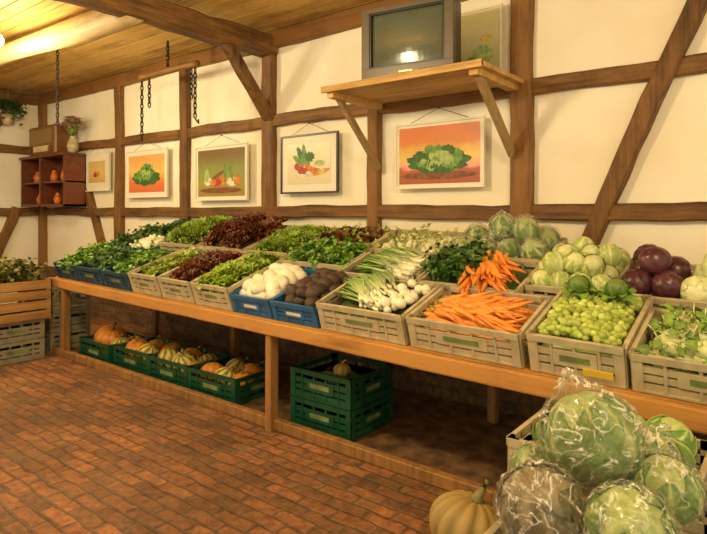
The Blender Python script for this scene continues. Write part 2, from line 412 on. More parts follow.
def bladeT(Ln=.3,w=.012,r=.011,spread=.22,lift=.12,wf=.42,nb=4):
    """leek / spring onion: white shaft along +X, flat green blades"""
    mb=MB()
    mb.add(tube([(-.005,0,0),(.006,0,0),(.03,0,0),(Ln*(wf+.03),0,0)],[r*.7,r*1.25,r,r],8,tint=[0,0,0,.4]))
    for k in range(nb):
        a=R.uniform(-spread,spread); z=R.uniform(-.02,lift); dr=R.uniform(.05,.3)
        def fn(p,q,a=a,z=z,dr=dr):
            x=Ln*wf+Ln*(1-wf)*p; u=-1+2*q
            ww=w*(1-.75*p)
            return (x,a*Ln*.6*p+u*ww,z*Ln*.6*p-dr*Ln*.35*p*p+abs(u)*ww*.5+.004,.5+.5*p)
        mb.add(grid(6,2,fn))
    return mb.T()
def bulbT(r,tail=0,sq=1,nu=12,nv=8,elong=1):
    def fn(th,ph): return 1+tail*max(0,(th/pi)-.75)*4*.25
    return sph(r,r,r*sq*elong,nu,nv,fn=fn,tf=lambda th,ph:max(0,.6-th*.8))
def kohlT(r=.042):
    mb=MB(); mb.add(sph(r,r,r*.85,14,9,tf=lambda th,ph:.2+.1*math.sin(5*ph)))
    for k in range(5):
        a=k*1.25+R.uniform(-.2,.2); l=R.uniform(.02,.05)
        M=Rz(a)@T(0,r*.45,r*.6)
        mb.add(tube([(0,0,0),(0,l*.5,l*.7),(0,l*.9,l*1.1)],[.004,.003,.003],5),M)
        if k in (0,3): mb.add(leafT(R.uniform(.045,.06),.02,.8,1.3,.005,6,4,2),M@T(0,l*.85,l*1.05),mat=1)
    return mb.T()
def pumpkinT(r,sq=.75,ribs=9,depth=.10,stripe=False,nu=54,pw=6):
    mb=MB()
    def fn(th,ph):
        return (1-depth*abs(math.cos(ph*ribs/2))**pw*math.sin(th)**.6)*(1-.18*math.exp(-(th/.3)**2)-.15*math.exp(-((pi-th)/.3)**2))
    tf=(lambda th,ph:1 if math.sin(ph*ribs*1.0+.6*math.sin(5*th))>.1 else 0) if stripe else (lambda th,ph:.5*abs(math.cos(ph*ribs/2))**4)
    mb.add(sph(r,r,r*sq,nu,20,fn=fn,tf=tf))
    z=r*sq*.8
    mb.add(tube([(0,0,z),(0,.004,z+.02*r/.12),(.008,.01,z+.045*r/.12),(.022,.012,z+.065*r/.12)],[.028*r/.12,.014*r/.12,.011*r/.12,.015*r/.12],7),mat=1)
    return mb.T()
# produce mats
V_carrot=veg('carrot_orange',(.86,.33,.05),(.70,.22,.03),.45,nz=60,rv=.18)
V_stub=veg('carrot_top_green',(.18,.3,.04),(.1,.2,.02))
V_lg=veg('lettuce_green',(.52,.60,.10),(.24,.39,.025),.45)
V_lg2=veg('lettuce_light',(.6,.62,.18),(.35,.46,.06),.45)
V_red=veg('lettuce_red',(.26,.16,.04),(.15,.024,.012),.4)
V_dark=veg('dark_herb',(.10,.2,.03),(.03,.10,.012),.5)
V_herb=veg('herb_green',(.26,.42,.05),(.11,.27,.022),.45)
V_leek=veg('leek',(.9,.86,.62),(.20,.40,.05),.35,namt=.08)
V_white=veg('white_root',(.9,.85,.65),(.5,.6,.2),.35,namt=.1,rv=.12)
V_blackr=veg('black_radish',(.06,.035,.02),(.14,.08,.04),.6)
V_cab=veg('white_cabbage',(.84,.84,.46),(.40,.52,.14),.35,rv=.15)
V_cabw=veg('white_cabbage_pale',(.88,.86,.56),(.62,.68,.30),.35,rv=.12)
V_cabg=veg('savoy_cabbage',(.60,.68,.28),(.11,.25,.035),.4,rv=.2,nz=60,bump=.5)
V_cabr=veg('red_cabbage',(.16,.05,.06),(.06,.015,.025),.3,rv=.2)
V_cabd=veg('dark_savoy',(.40,.32,.18),(.08,.08,.03),.4,rv=.1,nz=60,bump=.5)
V_spr=veg('sprout_green',(.30,.42,.05),(.55,.62,.15),.4)
V_kohl=veg('kohlrabi',(.72,.76,.38),(.50,.60,.20),.4,rv=.12)
V_leafg=veg('leaf_green',(.30,.42,.08),(.13,.27,.03),.45)
V_chic=veg('chicory',(.8,.8,.48),(.42,.55,.14),.4,rv=.15)
V_pump=veg('pumpkin_orange',(.78,.30,.03),(.58,.17,.015),.4,nz=12,rv=.15)
V_pumpy=veg('squash_striped',(.80,.55,.14),(.12,.2,.03),.4,nz=12,rv=.15,namt=.08)
V_musk=veg('musk_pumpkin',(.40,.28,.09),(.20,.165,.045),.5,nz=9,rv=.05,namt=.4)
V_stem=veg('squash_stem',(.25,.22,.08),(.15,.15,.05),.7)
V_zuc=veg('zucchini',(.16,.26,.05),(.06,.14,.02),.35)
V_pileshade=veg('pile_shadow_green',(.10,.15,.03),(.06,.10,.02),.8)  # dark fill below the produce; gap shade is put into its green
V_pink=veg('petal_pink',(.7,.25,.22),(.8,.5,.4),.5)
def bagmat():
    m,nt,b=newmat('clear_plastic_bag'); nt.nodes.remove(b)
    out=nt.nodes['Material Output']
    tr_=N(nt,'ShaderNodeBsdfTransparent'); tr_.inputs[0].default_value=(.98,.98,.95,1)
    gl=N(nt,'ShaderNodeBsdfGlossy'); gl.inputs['Roughness'].default_value=.15; gl.inputs['Color'].default_value=(1,.98,.92,1)
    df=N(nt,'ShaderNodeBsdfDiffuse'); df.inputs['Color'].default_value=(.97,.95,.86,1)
    tc=N(nt,'ShaderNodeTexCoord'); n=N(nt,'ShaderNodeTexNoise',Scale=9,Detail=6,Distortion=3,Roughness=.6); L(nt,tc.outputs['Object'],n.inputs['Vector'])
    bp=N(nt,'ShaderNodeBump',Strength=1,Distance=.08); L(nt,n.outputs['Fac'],bp.inputs['Height']); L(nt,bp.outputs['Normal'],gl.inputs['Normal'])
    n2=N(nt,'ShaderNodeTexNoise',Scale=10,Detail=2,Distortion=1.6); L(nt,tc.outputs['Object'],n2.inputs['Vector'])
    rc=N(nt,'ShaderNodeValToRGB'); e=rc.color_ramp.elements; e[0].position=.475; e[0].color=(0,0,0,1); e[1].position=.5; e[1].color=(1,1,1,1); q=e.new(.525); q.color=(0,0,0,1)  # crease lines painted white, so highlights on the folds are in the colour
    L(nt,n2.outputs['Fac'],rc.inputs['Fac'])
    lw=N(nt,'ShaderNodeLayerWeight',Blend=.25); L(nt,bp.outputs['Normal'],lw.inputs['Normal'])
    ma=N(nt,'ShaderNodeMath',operation='MULTIPLY_ADD'); L(nt,lw.outputs['Facing'],ma.inputs[0]); ma.inputs[1].default_value=.32; ma.inputs[2].default_value=.12
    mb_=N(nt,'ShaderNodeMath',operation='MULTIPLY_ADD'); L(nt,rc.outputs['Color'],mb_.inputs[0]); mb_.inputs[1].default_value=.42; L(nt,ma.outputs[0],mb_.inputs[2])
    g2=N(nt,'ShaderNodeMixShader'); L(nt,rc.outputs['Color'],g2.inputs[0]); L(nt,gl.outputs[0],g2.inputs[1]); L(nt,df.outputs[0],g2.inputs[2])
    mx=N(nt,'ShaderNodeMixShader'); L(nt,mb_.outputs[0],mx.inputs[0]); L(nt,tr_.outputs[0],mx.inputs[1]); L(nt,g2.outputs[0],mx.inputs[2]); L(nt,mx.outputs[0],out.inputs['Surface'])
    return m
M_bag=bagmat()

H=.17
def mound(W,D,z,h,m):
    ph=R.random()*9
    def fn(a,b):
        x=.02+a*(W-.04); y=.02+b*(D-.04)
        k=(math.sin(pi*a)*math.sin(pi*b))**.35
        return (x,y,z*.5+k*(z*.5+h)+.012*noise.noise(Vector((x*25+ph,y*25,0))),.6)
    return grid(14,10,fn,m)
def scatter(mb,M,W,D,temps,nx,ny,layers,z0,dz,orient,sc=(.9,1.1),marg=.04,shrink=.12,mat=None,dome=.03,jit=.25):
    for l in range(layers):
        ax=W/2-marg-shrink*l*W*.5; ay=D/2-marg-shrink*l*D*.5
        for i in range(nx):
            for j in range(ny):
                u=-1+2*(i+.5+R.uniform(-jit,jit))/nx; v=-1+2*(j+.5+R.uniform(-jit,jit))/ny
                x=W/2+u*ax; y=D/2+v*ay; z=z0+dz*l+dome*(1-.5*(u*u+v*v))
                s=R.uniform(*sc)
                mb.add(R.choice(temps),M@T(x,y,z)@orient()@S(s),mat=mat)
def up(t=.25): return lambda: Rx(R.uniform(-t,t))@Ry(R.uniform(-t,t))@Rz(R.random()*6.28)
def anyo(): return Rz(R.random()*6.28)@Rx(R.random()*6.28)@Ry(R.random()*3)
def flat(az=0,sp=.3,t=.15): return lambda: Rz(az+R.uniform(-sp,sp))@Ry(R.uniform(-t,t))@Rx(R.random()*.5)

carrots=[carrotT() for _ in range(8)]
lets=[lettuceT() for _ in range(3)]
fris=[lettuceT(.12,24,.02,.03,4,8,4) for _ in range(3)]
cabs=[cabbageT(crk=.02) for _ in range(3)]
sprigs=[sprigT() for _ in range(10)]
bigsprig=[sprigT(.14,14,.018) for _ in range(6)]
blades=[bladeT(.34,.010,.009,spread=.25,lift=.05,wf=.25,nb=5) for _ in range(6)]
leeks=[bladeT(.42,.017,.014,spread=.14,lift=.06,wf=.3,nb=5) for _ in range(6)]
kohls=[kohlT(.046) for _ in range(4)]
OL=[M_crate,M_label]; GR=[M_crateg,M_label]; BL=[M_blue,M_labelw]; NB=[M_dblue,M_label]
CUR=None
def place(s,v,W,D,mats=OL,h=H):
    global CUR
    M=DF@T(s,v,0); CUR=empty('crate',M.translation.copy()); crate('crate_box',M,W,D,h,mats,CUR); return M
def part(name,mb,mats,smooth=True):
    CUR.name='crate_of_'+name
    return build(name,mb,mats,smooth,parent=CUR)
def pile(name,M,W,D,mats,fn,z=.10,h=.03,mm=0,smooth=True):
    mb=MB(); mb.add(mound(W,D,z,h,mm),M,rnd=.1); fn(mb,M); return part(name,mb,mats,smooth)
# --- front row
W,D=.6,.4
M=place(-.53,0,W,D)
pile('kohlrabi',M,W,D,[V_kohl,V_leafg,V_pileshade],lambda mb,M:scatter(mb,M,W,D,kohls,7,5,2,.11,.045,up(.8),marg=.06),mm=2)
M=place(-.955,0,.4,.5,h=.185)
def f(mb,M):
    scatter(mb,M,.4,.5,[sproutT(.015),sproutT(.018)],13,15,2,.165,.018,anyo,dome=.04,marg=.03,shrink=.05,jit=.5)
pile('brussels_sprouts',M,.4,.5,[V_spr],f,z=.14,h=.05)
mb=MB()
for (x,y) in ((.12,.36),(.29,.36)): mb.add(lettuceT(.08,14,.006,.035,2),M@T(x,y,.235)@Rz(R.random()*6)); mb.add(cabs[0],M@T(x,y,.275)@S(.48))
build('romanesco_heads',mb,[V_leafg],True,parent=CUR)
M=place(-1.60,0,W,D)
pile('carrots',M,W,D,[V_carrot,V_stub],lambda mb,M:scatter(mb,M@T(-.07,0,0),W,D,carrots,6,11,3,.12,.022,flat(0,.55),dome=.03,marg=.07,jit=.5),z=.12,h=.03)
M=place(-2.235,0,W,D)
def f(mb,M):
    for k in range(75):
        mb.add(R.choice(blades),M@T(R.uniform(.30,.46),R.uniform(.02,.25),.155+R.uniform(0,.055))@Rz(pi*.80+R.uniform(-.3,.3)))
    for k in range(26):
        mb.add(bulbT(R.uniform(.022,.032),.5),M@T(R.uniform(.38,.57),R.uniform(.05,.36),.15+R.uniform(0,.045))@anyo(),mat=1)
pile('spring_onions_and_turnips',M,W,D,[V_leek,V_white,V_pileshade],f,z=.11,h=.03,mm=2)
M=place(-2.645,0,.385,.5,BL,.13)
pile('black_radishes',M,.385,.5,[V_blackr],lambda mb,M:scatter(mb,M,.385,.5,[bulbT(.05,.8),bulbT(.045,.8,1,12,8,1.2)],3,5,2,.09,.045,anyo,marg=.05),z=.08)
M=place(-3.045,0,.385,.5,BL,.13)
pile('white_turnips',M,.385,.5,[V_white],lambda mb,M:scatter(mb,M,.385,.5,[bulbT(.058,.8,1,14,9,1.15),bulbT(.05,.8,1,14,9,1.6)],3,4,2,.09,.04,anyo,marg=.05),z=.08)
M=place(-3.47,0,.41,.6)
pile('oak_leaf_lettuce',M,.41,.6,[V_lg],lambda mb,M:scatter(mb,M,.41,.6,lets,3,5,1,.12,.05,up(.3),marg=.06,sc=(.7,.95)),z=.1)
M=place(-3.90,0,.41,.6)
pile('red_lettuce',M,.41,.6,[V_red],lambda mb,M:scatter(mb,M,.41,.6,lets,3,5,1,.12,.05,up(.3),marg=.06,sc=(.7,.95)),z=.1)
M=place(-4.34,0,.42,.6)
pile('celery',M,.42,.6,[V_lg2],lambda mb,M:scatter(mb,M,.42,.6,lets,3,4,1,.11,.05,up(.6),marg=.07,sc=(.6,.8)),z=.1)
for k,(s0,m_) in enumerate(((-4.80,V_herb),(-5.26,V_dark),(-5.72,V_herb))):
    M=place(s0,0,.44,.5,NB,.15)
    pile('herb_bunches',M,.44,.5,[m_],lambda mb,M:scatter(mb,M,.44,.5,bigsprig,9,10,1,.04,.03,up(.7),marg=.05,jit=.5),z=.06)
# --- middle row
M=place(-.72,.52,.7,.42)
mb=MB(); mbw=MB(); cc=[cabbageT(.072,7,20,12,.004,.95) for _ in range(3)]
for (x,y,z) in ((.08,.09,.19),(.21,.10,.19),(.09,.23,.2),(.22,.25,.2),(.08,.35,.22),(.15,.17,.28)): mb.add(cc[R.randrange(3)],M@T(x,y,z)@anyo())
for (x,y,z) in ((.34,.08,.18),(.47,.1,.18),(.61,.1,.18),(.37,.23,.2),(.52,.24,.19),(.64,.25,.2),(.4,.36,.22),(.56,.37,.21),(.42,.16,.28),(.56,.18,.28)):
    mbw.add(cc[R.randrange(3)],M@T(x,y,z)@anyo())
part('red_and_white_cabbages',mb,[V_cabr]); build('white_cabbages',mbw,[V_cabw],True,parent=CUR)
M=place(-1.17,.52,.43,.45)
mb=MB(); pc=[cabbageT(.056,9,18,12,.06,1.15) for _ in range(4)]
for j in range(4):
    for i in range(4):
        mb.add(pc[R.randrange(4)],M@T(.065+i*.10+R.uniform(-.01,.01),.07+j*.105,.165+.008*j+R.uniform(0,.015))@up(.7)())
for (x,y) in ((.12,.12),(.22,.14),(.32,.12),(.15,.25),(.27,.26),(.36,.27),(.2,.36)):
    mb.add(pc[R.randrange(4)],M@T(x,y,.255)@up(.8)())
part('pointed_cabbages',mb,[V_cab])
M=place(-1.79,.43,.6,.4)
mb=MB()
for k in range(85):
    y=R.uniform(.08,.34)
    mb.add(R.choice(carrots),M@T(R.uniform(.27,.42),y,.17+R.uniform(0,.08))@Rz(-.9+R.uniform(-.5,.5))@Ry(R.uniform(-.05,.25))@S(1.15))
for k in range(150):
    mb.add(R.choice(bigsprig),M@T(R.uniform(.06,.3),R.uniform(.05,.36),.11+R.uniform(0,.06))@up(.8)(),mat=1)
mb.add(mound(.6,.4,.13,.06,1),M)
part('bunched_carrots',mb,[V_carrot,V_dark])
M=place(-2.42,.43,.6,.4)
def f(mb,M):
    for k in range(80):
        mb.add(R.choice(leeks),M@T(R.uniform(.44,.56),R.uniform(.02,.3),.13+R.uniform(0,.06))@Rz(pi*.90+R.uniform(-.15,.15)))
pile('leeks',M,.6,.4,[V_leek,V_herb],f,mm=1)
M=place(-3.05,.52,.6,.4)
pile('chives_and_parsley',M,.6,.4,[V_herb],lambda mb,M:scatter(mb,M,.6,.4,bigsprig,16,11,1,.05,.03,up(.5),marg=.03,jit=.5),z=.1)
# --- back row
M=place(-1.84,.86,.65,.38)
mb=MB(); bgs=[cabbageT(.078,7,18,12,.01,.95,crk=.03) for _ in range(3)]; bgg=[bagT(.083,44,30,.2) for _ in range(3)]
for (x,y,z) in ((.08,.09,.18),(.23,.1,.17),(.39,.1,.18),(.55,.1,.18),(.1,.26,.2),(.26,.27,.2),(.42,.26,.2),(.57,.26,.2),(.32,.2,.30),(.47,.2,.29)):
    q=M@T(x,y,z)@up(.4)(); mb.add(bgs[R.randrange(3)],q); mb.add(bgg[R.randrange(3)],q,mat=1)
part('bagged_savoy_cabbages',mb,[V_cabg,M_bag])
M=place(-2.50,.86,.6,.4)
pile('chicory',M,.6,.4,[V_chic,V_lg2],lambda mb,M:(scatter(mb,M,.6,.4,[bulbT(.028,.5,1,10,8,2.4)],7,5,2,.10,.03,anyo,marg=.06,jit=.4),scatter(mb,M,.6,.4,sprigs,7,5,1,.14,.03,up(1),mat=1)))
M=place(-3.08,.94,.56,.3)
pile('radicchio',M,.56,.3,[V_red,V_lg],lambda mb,M:(scatter(mb,M,.56,.3,lets,6,2,1,.13,.03,up(.5),sc=(.5,.75)),scatter(mb,M,.56,.3,sprigs,7,4,1,.12,.03,up(1),mat=1)))
M=place(-3.60,.64,.5,.6)
pile('frisee_lettuce',M,.5,.6,[V_lg],lambda mb,M:scatter(mb,M,.5,.6,fris,4,5,1,.12,.03,up(.4),sc=(.8,1.0),marg=.07),z=.12,h=.05)
M=place(-4.24,.64,.6,.6)
pile('lollo_rosso_lettuce',M,.6,.6,[V_red],lambda mb,M:scatter(mb,M,.6,.6,fris,5,5,1,.16,.03,up(.4),sc=(.9,1.15),dome=.08,marg=.08),z=.15,h=.08)
M=place(-4.86,.64,.58,.6)
pile('green_lettuce',M,.58,.6,[V_lg],lambda mb,M:scatter(mb,M,.58,.6,fris,5,5,1,.15,.03,up(.4),sc=(.9,1.1),dome=.06,marg=.08),z=.13,h=.06)
M=place(-5.3,.86,.42,.38,NB,.15)
pile('dark_chard',M,.42,.38,[V_dark],lambda mb,M:scatter(mb,M,.42,.38,lets,4,4,1,.12,.03,up(.5),sc=(.7,.9),marg=.06))
M=place(-5.3,.52,.42,.32,NB,.13)
pile('white_radishes',M,.42,.32,[V_white,V_herb],lambda mb,M:(scatter(mb,M,.42,.32,[bulbT(.024,.5,1,10,8,2.4)],6,5,2,.10,.03,anyo),scatter(mb,M,.42,.32,sprigs,4,3,1,.12,.03,up(1),mat=1)))
M=place(-5.74,.52,.42,.6,NB,.13)
pile('spinach',M,.42,.6,[V_dark],lambda mb,M:scatter(mb,M,.42,.6,bigsprig,9,11,1,.02,.03,up(.7),jit=.5,marg=.05),z=.06)
mb=MB()
for s0 in (-.72,-.22): mb.add(box(s0,-.016,.035,s0+.12,-.0095,.065),DF)
build('price_label',mb,[M_labely])

# ------------------------------------------------------------- under bench
GC=[M_green,M_label]
PK_=[[(.12,.14,.10,0,.8),(.30,.12,.095,1,.8),(.44,.16,.09,0,.7),(.22,.30,.10,1,.9),(.40,.30,.1,0,.8)],
     [(.10,.14,.10,1,1.1),(.28,.15,.11,1,.8),(.45,.16,.08,0,.8),(.18,.31,.1,0,.8),(.40,.30,.09,1,.9)],
     [(.12,.16,.11,0,.8),(.32,.15,.1,1,.85),(.45,.28,.1,0,.8),(.2,.3,.1,0,.8)],
     [(.2,.2,.15,0,.8),(.43,.18,.1,1,.8),(.42,.32,.09,0,.8)]]
for k in range(4):
    M=T(-3.70-.565*k,2.68+R.uniform(-.01,.02),0)@Rz(R.uniform(-.02,.02))
    CUR=empty('crate_of_pumpkins',M.translation.copy()); crate('crate_box',M,.54,.42,.2,GC,CUR)
    a,b=MB(),MB()
    for (x,y,r,st,sq) in PK_[k]:
        (b if st else a).add(pumpkinT(r,sq,10,.045,bool(st)),M@T(x,y,.07+r*.75)@Rx(R.uniform(-.5,.5))@Ry(R.uniform(-.5,.5)))
    build('pumpkins',a,[V_pump,V_stem],True,parent=CUR); build('striped_squash',b,[V_pumpy,V_stem],True,parent=CUR)
crate('green_crate',T(-2.62,2.69,.012),.5,.44,.183,GC)
M=T(-2.62,2.69,.199); CUR=empty('crate_of_zucchini',M.translation.copy()); crate('crate_box',M,.5,.44,.185,GC,CUR)
mb=MB()
for (x,y,a) in ((.2,.2,.3),(.33,.26,-.4),(.3,.15,.9)):
    mb.add(tube([(-.1,0,0),(-.09,0,0),(-.05,0,.004),(.05,0,0),(.09,0,0),(.12,.0,.005)],[.01,.028,.036,.034,.024,.009],12,tint=[1,.5,.2,.4,.6,0]),M@T(x,y,.10)@Rz(a))
mb.add(pumpkinT(.06,.7,8,.1,nu=40),M@T(.25,.22,.155),mat=1)
build('zucchini',mb,[V_zuc,V_pumpy],True,parent=CUR)
for z in (0,.19,.38):
    crate('grey_crate',T(-6.45,2.60,z),.6,.4,.185,GR)
    if z<.38:
        crate('grey_crate',T(-6.30,1.98,z),.6,.5,.185,GR); crate('grey_crate',T(-6.30,1.40,z),.6,.5,.185,GR)
def woodcrate(x,y,z,W,D,Hh,nm='wooden_crate',parent=None):
    mb=MB()
    for k in range(4):
        z0=z+k*Hh/4+.004; z1=z+(k+1)*Hh/4-.012
        mb.add(box(x,y,z0,x+W,y+.012,z1)); mb.add(box(x,y+D-.012,z0,x+W,y+D,z1)); mb.add(box(x,y,z0,x+.012,y+D,z1)); mb.add(box(x+W-.012,y,z0,x+W,y+D,z1))
    for (a,b) in ((x+.012,y+.012),(x+W-.045,y+.012),(x+.012,y+D-.045),(x+W-.045,y+D-.045)): mb.add(box(a,b,z,a+.033,b+.033,z+Hh))
    mb.add(box(x,y,z,x+W,y+D,z+.01))
    return build(nm,mb,[M_cratewood],parent=parent)
M_dh=veg('dried_herb',(.30,.24,.06),(.10,.13,.025))
for y in (1.98,1.39):
    CUR=empty('wooden_crate_of_herbs',(-6.0,y+.25,.38)); woodcrate(-6.30,y,.38,.68,.54,.38,'crate_box',CUR)
    mb=MB()
    for k in range(190):
        mb.add(R.choice(bigsprig),T(R.uniform(-6.22,-5.72),R.uniform(y+.08,y+.46),.69)@up(.8)()@S(R.uniform(1,1.7)))
    mb.add(box(-6.28,y+.02,.66,-5.64,y+.52,.71),rnd=0)
    build('dried_herbs',mb,[M_dh],parent=CUR)

# ------------------------------------------------------------- foreground
crate('vegetable_crate',T(-.63,1.28,.0),.46,.6,.198,OL); crate('vegetable_crate',T(-.63,1.28,.2),.46,.6,.198,OL)
CUR=empty('crate_of_bagged_cabbages',(-.4,1.58,.4)); crate('crate_box',T(-.63,1.28,.4),.46,.6,.17,OL,CUR)
for (x,y,z,r,c) in ((-.46,1.66,.775,.130,V_cabg),(-.515,1.42,.655,.102,V_cabd),(-.31,1.44,.66,.096,V_cabg),(-.275,1.68,.675,.088,V_cabg),(-.60,1.66,.63,.083,V_cabg),(-.36,1.86,.67,.09,V_cabg),(-.56,1.86,.64,.085,V_cabg)):
    mb=MB(); q=T(x,y,z)@Rx(R.uniform(-.9,.9))@Ry(R.uniform(-.6,.6))@Rz(R.random()*6)
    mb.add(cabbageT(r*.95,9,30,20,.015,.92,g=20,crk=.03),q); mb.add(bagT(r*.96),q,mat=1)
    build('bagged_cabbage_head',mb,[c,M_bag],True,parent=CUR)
for z in (0,.2):
    crate('vegetable_crate',T(-.84,2.0,z),.6,.4,.198,OL)
    crate('blue_crate',T(-.14,1.5,z),.5,.6,.198,BL)
for (nm,M,W_,D_,mt,pts) in (('savoy_cabbages',T(-.84,2.0,.4),.6,.4,OL,((.14,.12,.17),(.32,.1,.18),(.49,.12,.17),(.16,.28,.18),(.34,.28,.18),(.48,.27,.19))),
                            ('green_cabbages',T(-.14,1.5,.4),.5,.6,BL,((.10,.15,.16),(.28,.15,.17),(.11,.33,.18),(.29,.33,.17),(.14,.5,.18),(.34,.5,.17),(.42,.2,.17)))):
    CUR=empty('crate',M.translation.copy()); crate('crate_box',M,W_,D_,.17,mt,CUR)
    mb=MB()
    for (x,y,z) in pts: mb.add(R.choice(cabs),M@T(x,y,z)@up(.8)()@S(.85))
    part(nm,mb,[V_cabg])
mb=MB(); mb.add(pumpkinT(.165,.76,12,.10,nu=120,pw=3),T(-1.05,2.10,.125)@Rx(-.25)@Ry(.2)); build('musk_pumpkin',mb,[V_musk,V_stem],True)

# ------------------------------------------------------------- shelf, TV
mb=MB()
for k in range(3): mb.add(box(-2.78,3.17+k*.222,2.28,-1.50,3.17+k*.222+.216,2.31))
mb.add(box(-2.78,3.165,2.27,-1.50,3.185,2.315))
mb.add(box(-2.75,3.2,2.235,-2.69,3.83,2.28)); mb.add(box(-1.6,3.2,2.235,-1.54,3.83,2.28))
mb.add(beam((-2.72,3.30,2.25),(-2.72,3.82,1.75),.04,.05,amp=.002,m=1)); mb.add(beam((-1.57,3.27,2.25),(-1.57,3.80,1.80),.04,.07,amp=.002,m=1))
build('wall_shelf',mb,[M_shelf,M_strut])
tv=empty('crt_television',(-2.065,3.235,2.31))
Mt=T(-2.085,3.235,2.316)@Rz(math.radians(9))
mb=MB(); w,h=.335,.485
def ring(x0,z0,x1,z1,X0,Z0,X1,Z1,y0,y1,m=0):
    mb.add(box(x0,y0,z0,x1,y1,Z0),Mt,mat=m); mb.add(box(x0,y0,Z1,x1,y1,z1),Mt,mat=m); mb.add(box(x0,y0,Z0,X0,y1,Z1),Mt,mat=m); mb.add(box(X1,y0,Z0,x1,y1,Z1),Mt,mat=m)
ring(-w,0,w,h,-.275,.07,.275,.455,0,.06)
ring(-.275,.07,.275,.455,-.262,.083,.262,.442,.006,.05,1)
Vt=[];hw=[(w,0,h,.06),(w*.98,.01,h*.98,.18),(w*.7,.06,h*.85,.36),(w*.55,.1,h*.75,.46)]
for (a,z0,z1,y) in hw: Vt+=[(-a,y,z0),(a,y,z0),(a,y,z1),(-a,y,z1)]
Ft=[]
for i in range(3):
    for j in range(4): Ft.append((i*4+j,i*4+(j+1)%4,i*4+4+(j+1)%4,i*4+4+j))
Ft+= [(12,13,14,15)]
mb.add(mk(Vt,Ft),Mt,mat=1)
for k in range(5): mb.add(box(.10+k*.035,-.004,.02,.122+k*.035,.0,.032),Mt,mat=1)
mb.add(box(-.05,-.003,.022,.05,0,.034),Mt,mat=3)
mb.add(grid(14,12,lambda a,b:(-.285+.57*a,.035-.022*(math.sin(pi*a)*math.sin(pi*b))**.5*1.0,.055+.405*b)),Mt,mat=2)
build('tv_body',mb,[M_grey,M_black,M_screen,M_brass],False,parent=tv,bevel=.004)

# ------------------------------------------------------------- pictures
def gradmat(name,stops):
    m,nt,b=newmat(name); tc=N(nt,'ShaderNodeTexCoord'); sp=N(nt,'ShaderNodeSeparateXYZ'); L(nt,tc.outputs['Generated'],sp.inputs[0])
    n=N(nt,'ShaderNodeTexNoise',Scale=5,Detail=5); L(nt,tc.outputs['Generated'],n.inputs['Vector'])
    ma=N(nt,'ShaderNodeMath',operation='MULTIPLY_ADD'); L(nt,n.outputs['Fac'],ma.inputs[0]); ma.inputs[1].default_value=.25; L(nt,sp.outputs['Z'],ma.inputs[2])
    r=N(nt,'ShaderNodeValToRGB'); el=r.color_ramp.elements
    while len(el)<len(stops): el.new(.5)
    for e,(p,c) in zip(el,stops): e.position=min(1,p); e.color=c4(c)
    L(nt,ma.outputs[0],r.inputs['Fac']); L(nt,r.outputs['Color'],b.inputs['Base Color']); b.inputs['Roughness'].default_value=.35
    return m
PM={k:solid('paint_'+k,c,.5,nz=25,amt=.5,bump=0) for k,c in dict(g=(.16,.36,.06),lg=(.45,.58,.2),dg=(.05,.16,.03),w=(.85,.8,.62),o=(.75,.25,.03),r=(.55,.06,.03),br=(.25,.09,.03),y=(.8,.6,.15)).items()}
PK=list(PM.keys()); PL=[PM[k] for k in PK]
def blob(cx,cz,rx,rz,col,y,ruf=0,rot=0,fr=9,n=40):
    ph=R.random()*6; V=[(cx,y,cz)]
    for i in range(n):
        a=2*pi*i/n; k=1+ruf*math.sin(fr*a+ph)+ruf*.6*math.sin(fr*2.3*a)
        px,pz=rx*k*math.cos(a),rz*k*math.sin(a)
        V.append((cx+px*math.cos(rot)-pz*math.sin(rot),y,cz+px*math.sin(rot)+pz*math.cos(rot)))
    return mk(V,[(0,i+1,(i+1)%n+1) for i in range(n)],PK.index(col))
def picture(x0,x1,z0,z1,stops,blobs,mat_w=.03,frame=M_cream,fw=.014,y=3.83,string=True,tilt=0):
    cx=(x0+x1)/2; e=empty('framed_painting',(cx,y,z0)); w=(x1-x0)/2; h=z1-z0
    def Bd(nm,mb,mats): 
        return build(nm,mb,mats,parent=e)
    q=T(cx,y,z0)
    mb=MB()
    mb.add(box(-w,-.012,0,w,.012,fw),q); mb.add(box(-w,-.012,h-fw,w,.012,h),q); mb.add(box(-w,-.012,fw,-w+fw,.012,h-fw),q); mb.add(box(w-fw,-.012,fw,w,.012,h-fw),q)
    Bd('frame',mb,[frame])
    mb=MB(); mb.add(box(-w+fw,0,fw,w-fw,.01,h-fw),q); Bd('mount',mb,[M_cream])
    a=fw+mat_w; mb=MB(); mb.add(box(-w+a,-.003,a,w-a,0,h-a),q); Bd('canvas',mb,[gradmat('painting_ground',stops)])
    mb=MB(); iw=w-a; ih=(h-2*a)/2
    for i,bb in enumerate(blobs):
        bx,bz,rx,rz,col=bb[:5]; ruf=bb[5] if len(bb)>5 else 0; rot=bb[6] if len(bb)>6 else 0
        mb.add(blob(bx*iw,a+ih+bz*ih,rx*iw,rz*ih,col,-.0036-.0002*i,ruf,rot),q)
    Bd('painted_shapes',mb,PL)
    if string:
        mb=MB(); top=h+.10
        mb.add(tube([(-w*.75,.015,h-.01),(0,.015,top),(w*.75,.015,h-.01)],.0022,5),q); mb.add(sph(.008,nu=8,nv=5),q@T(0,.012,top)); Bd('hanging_wire',mb,[M_iron])
rb=random.Random(5)
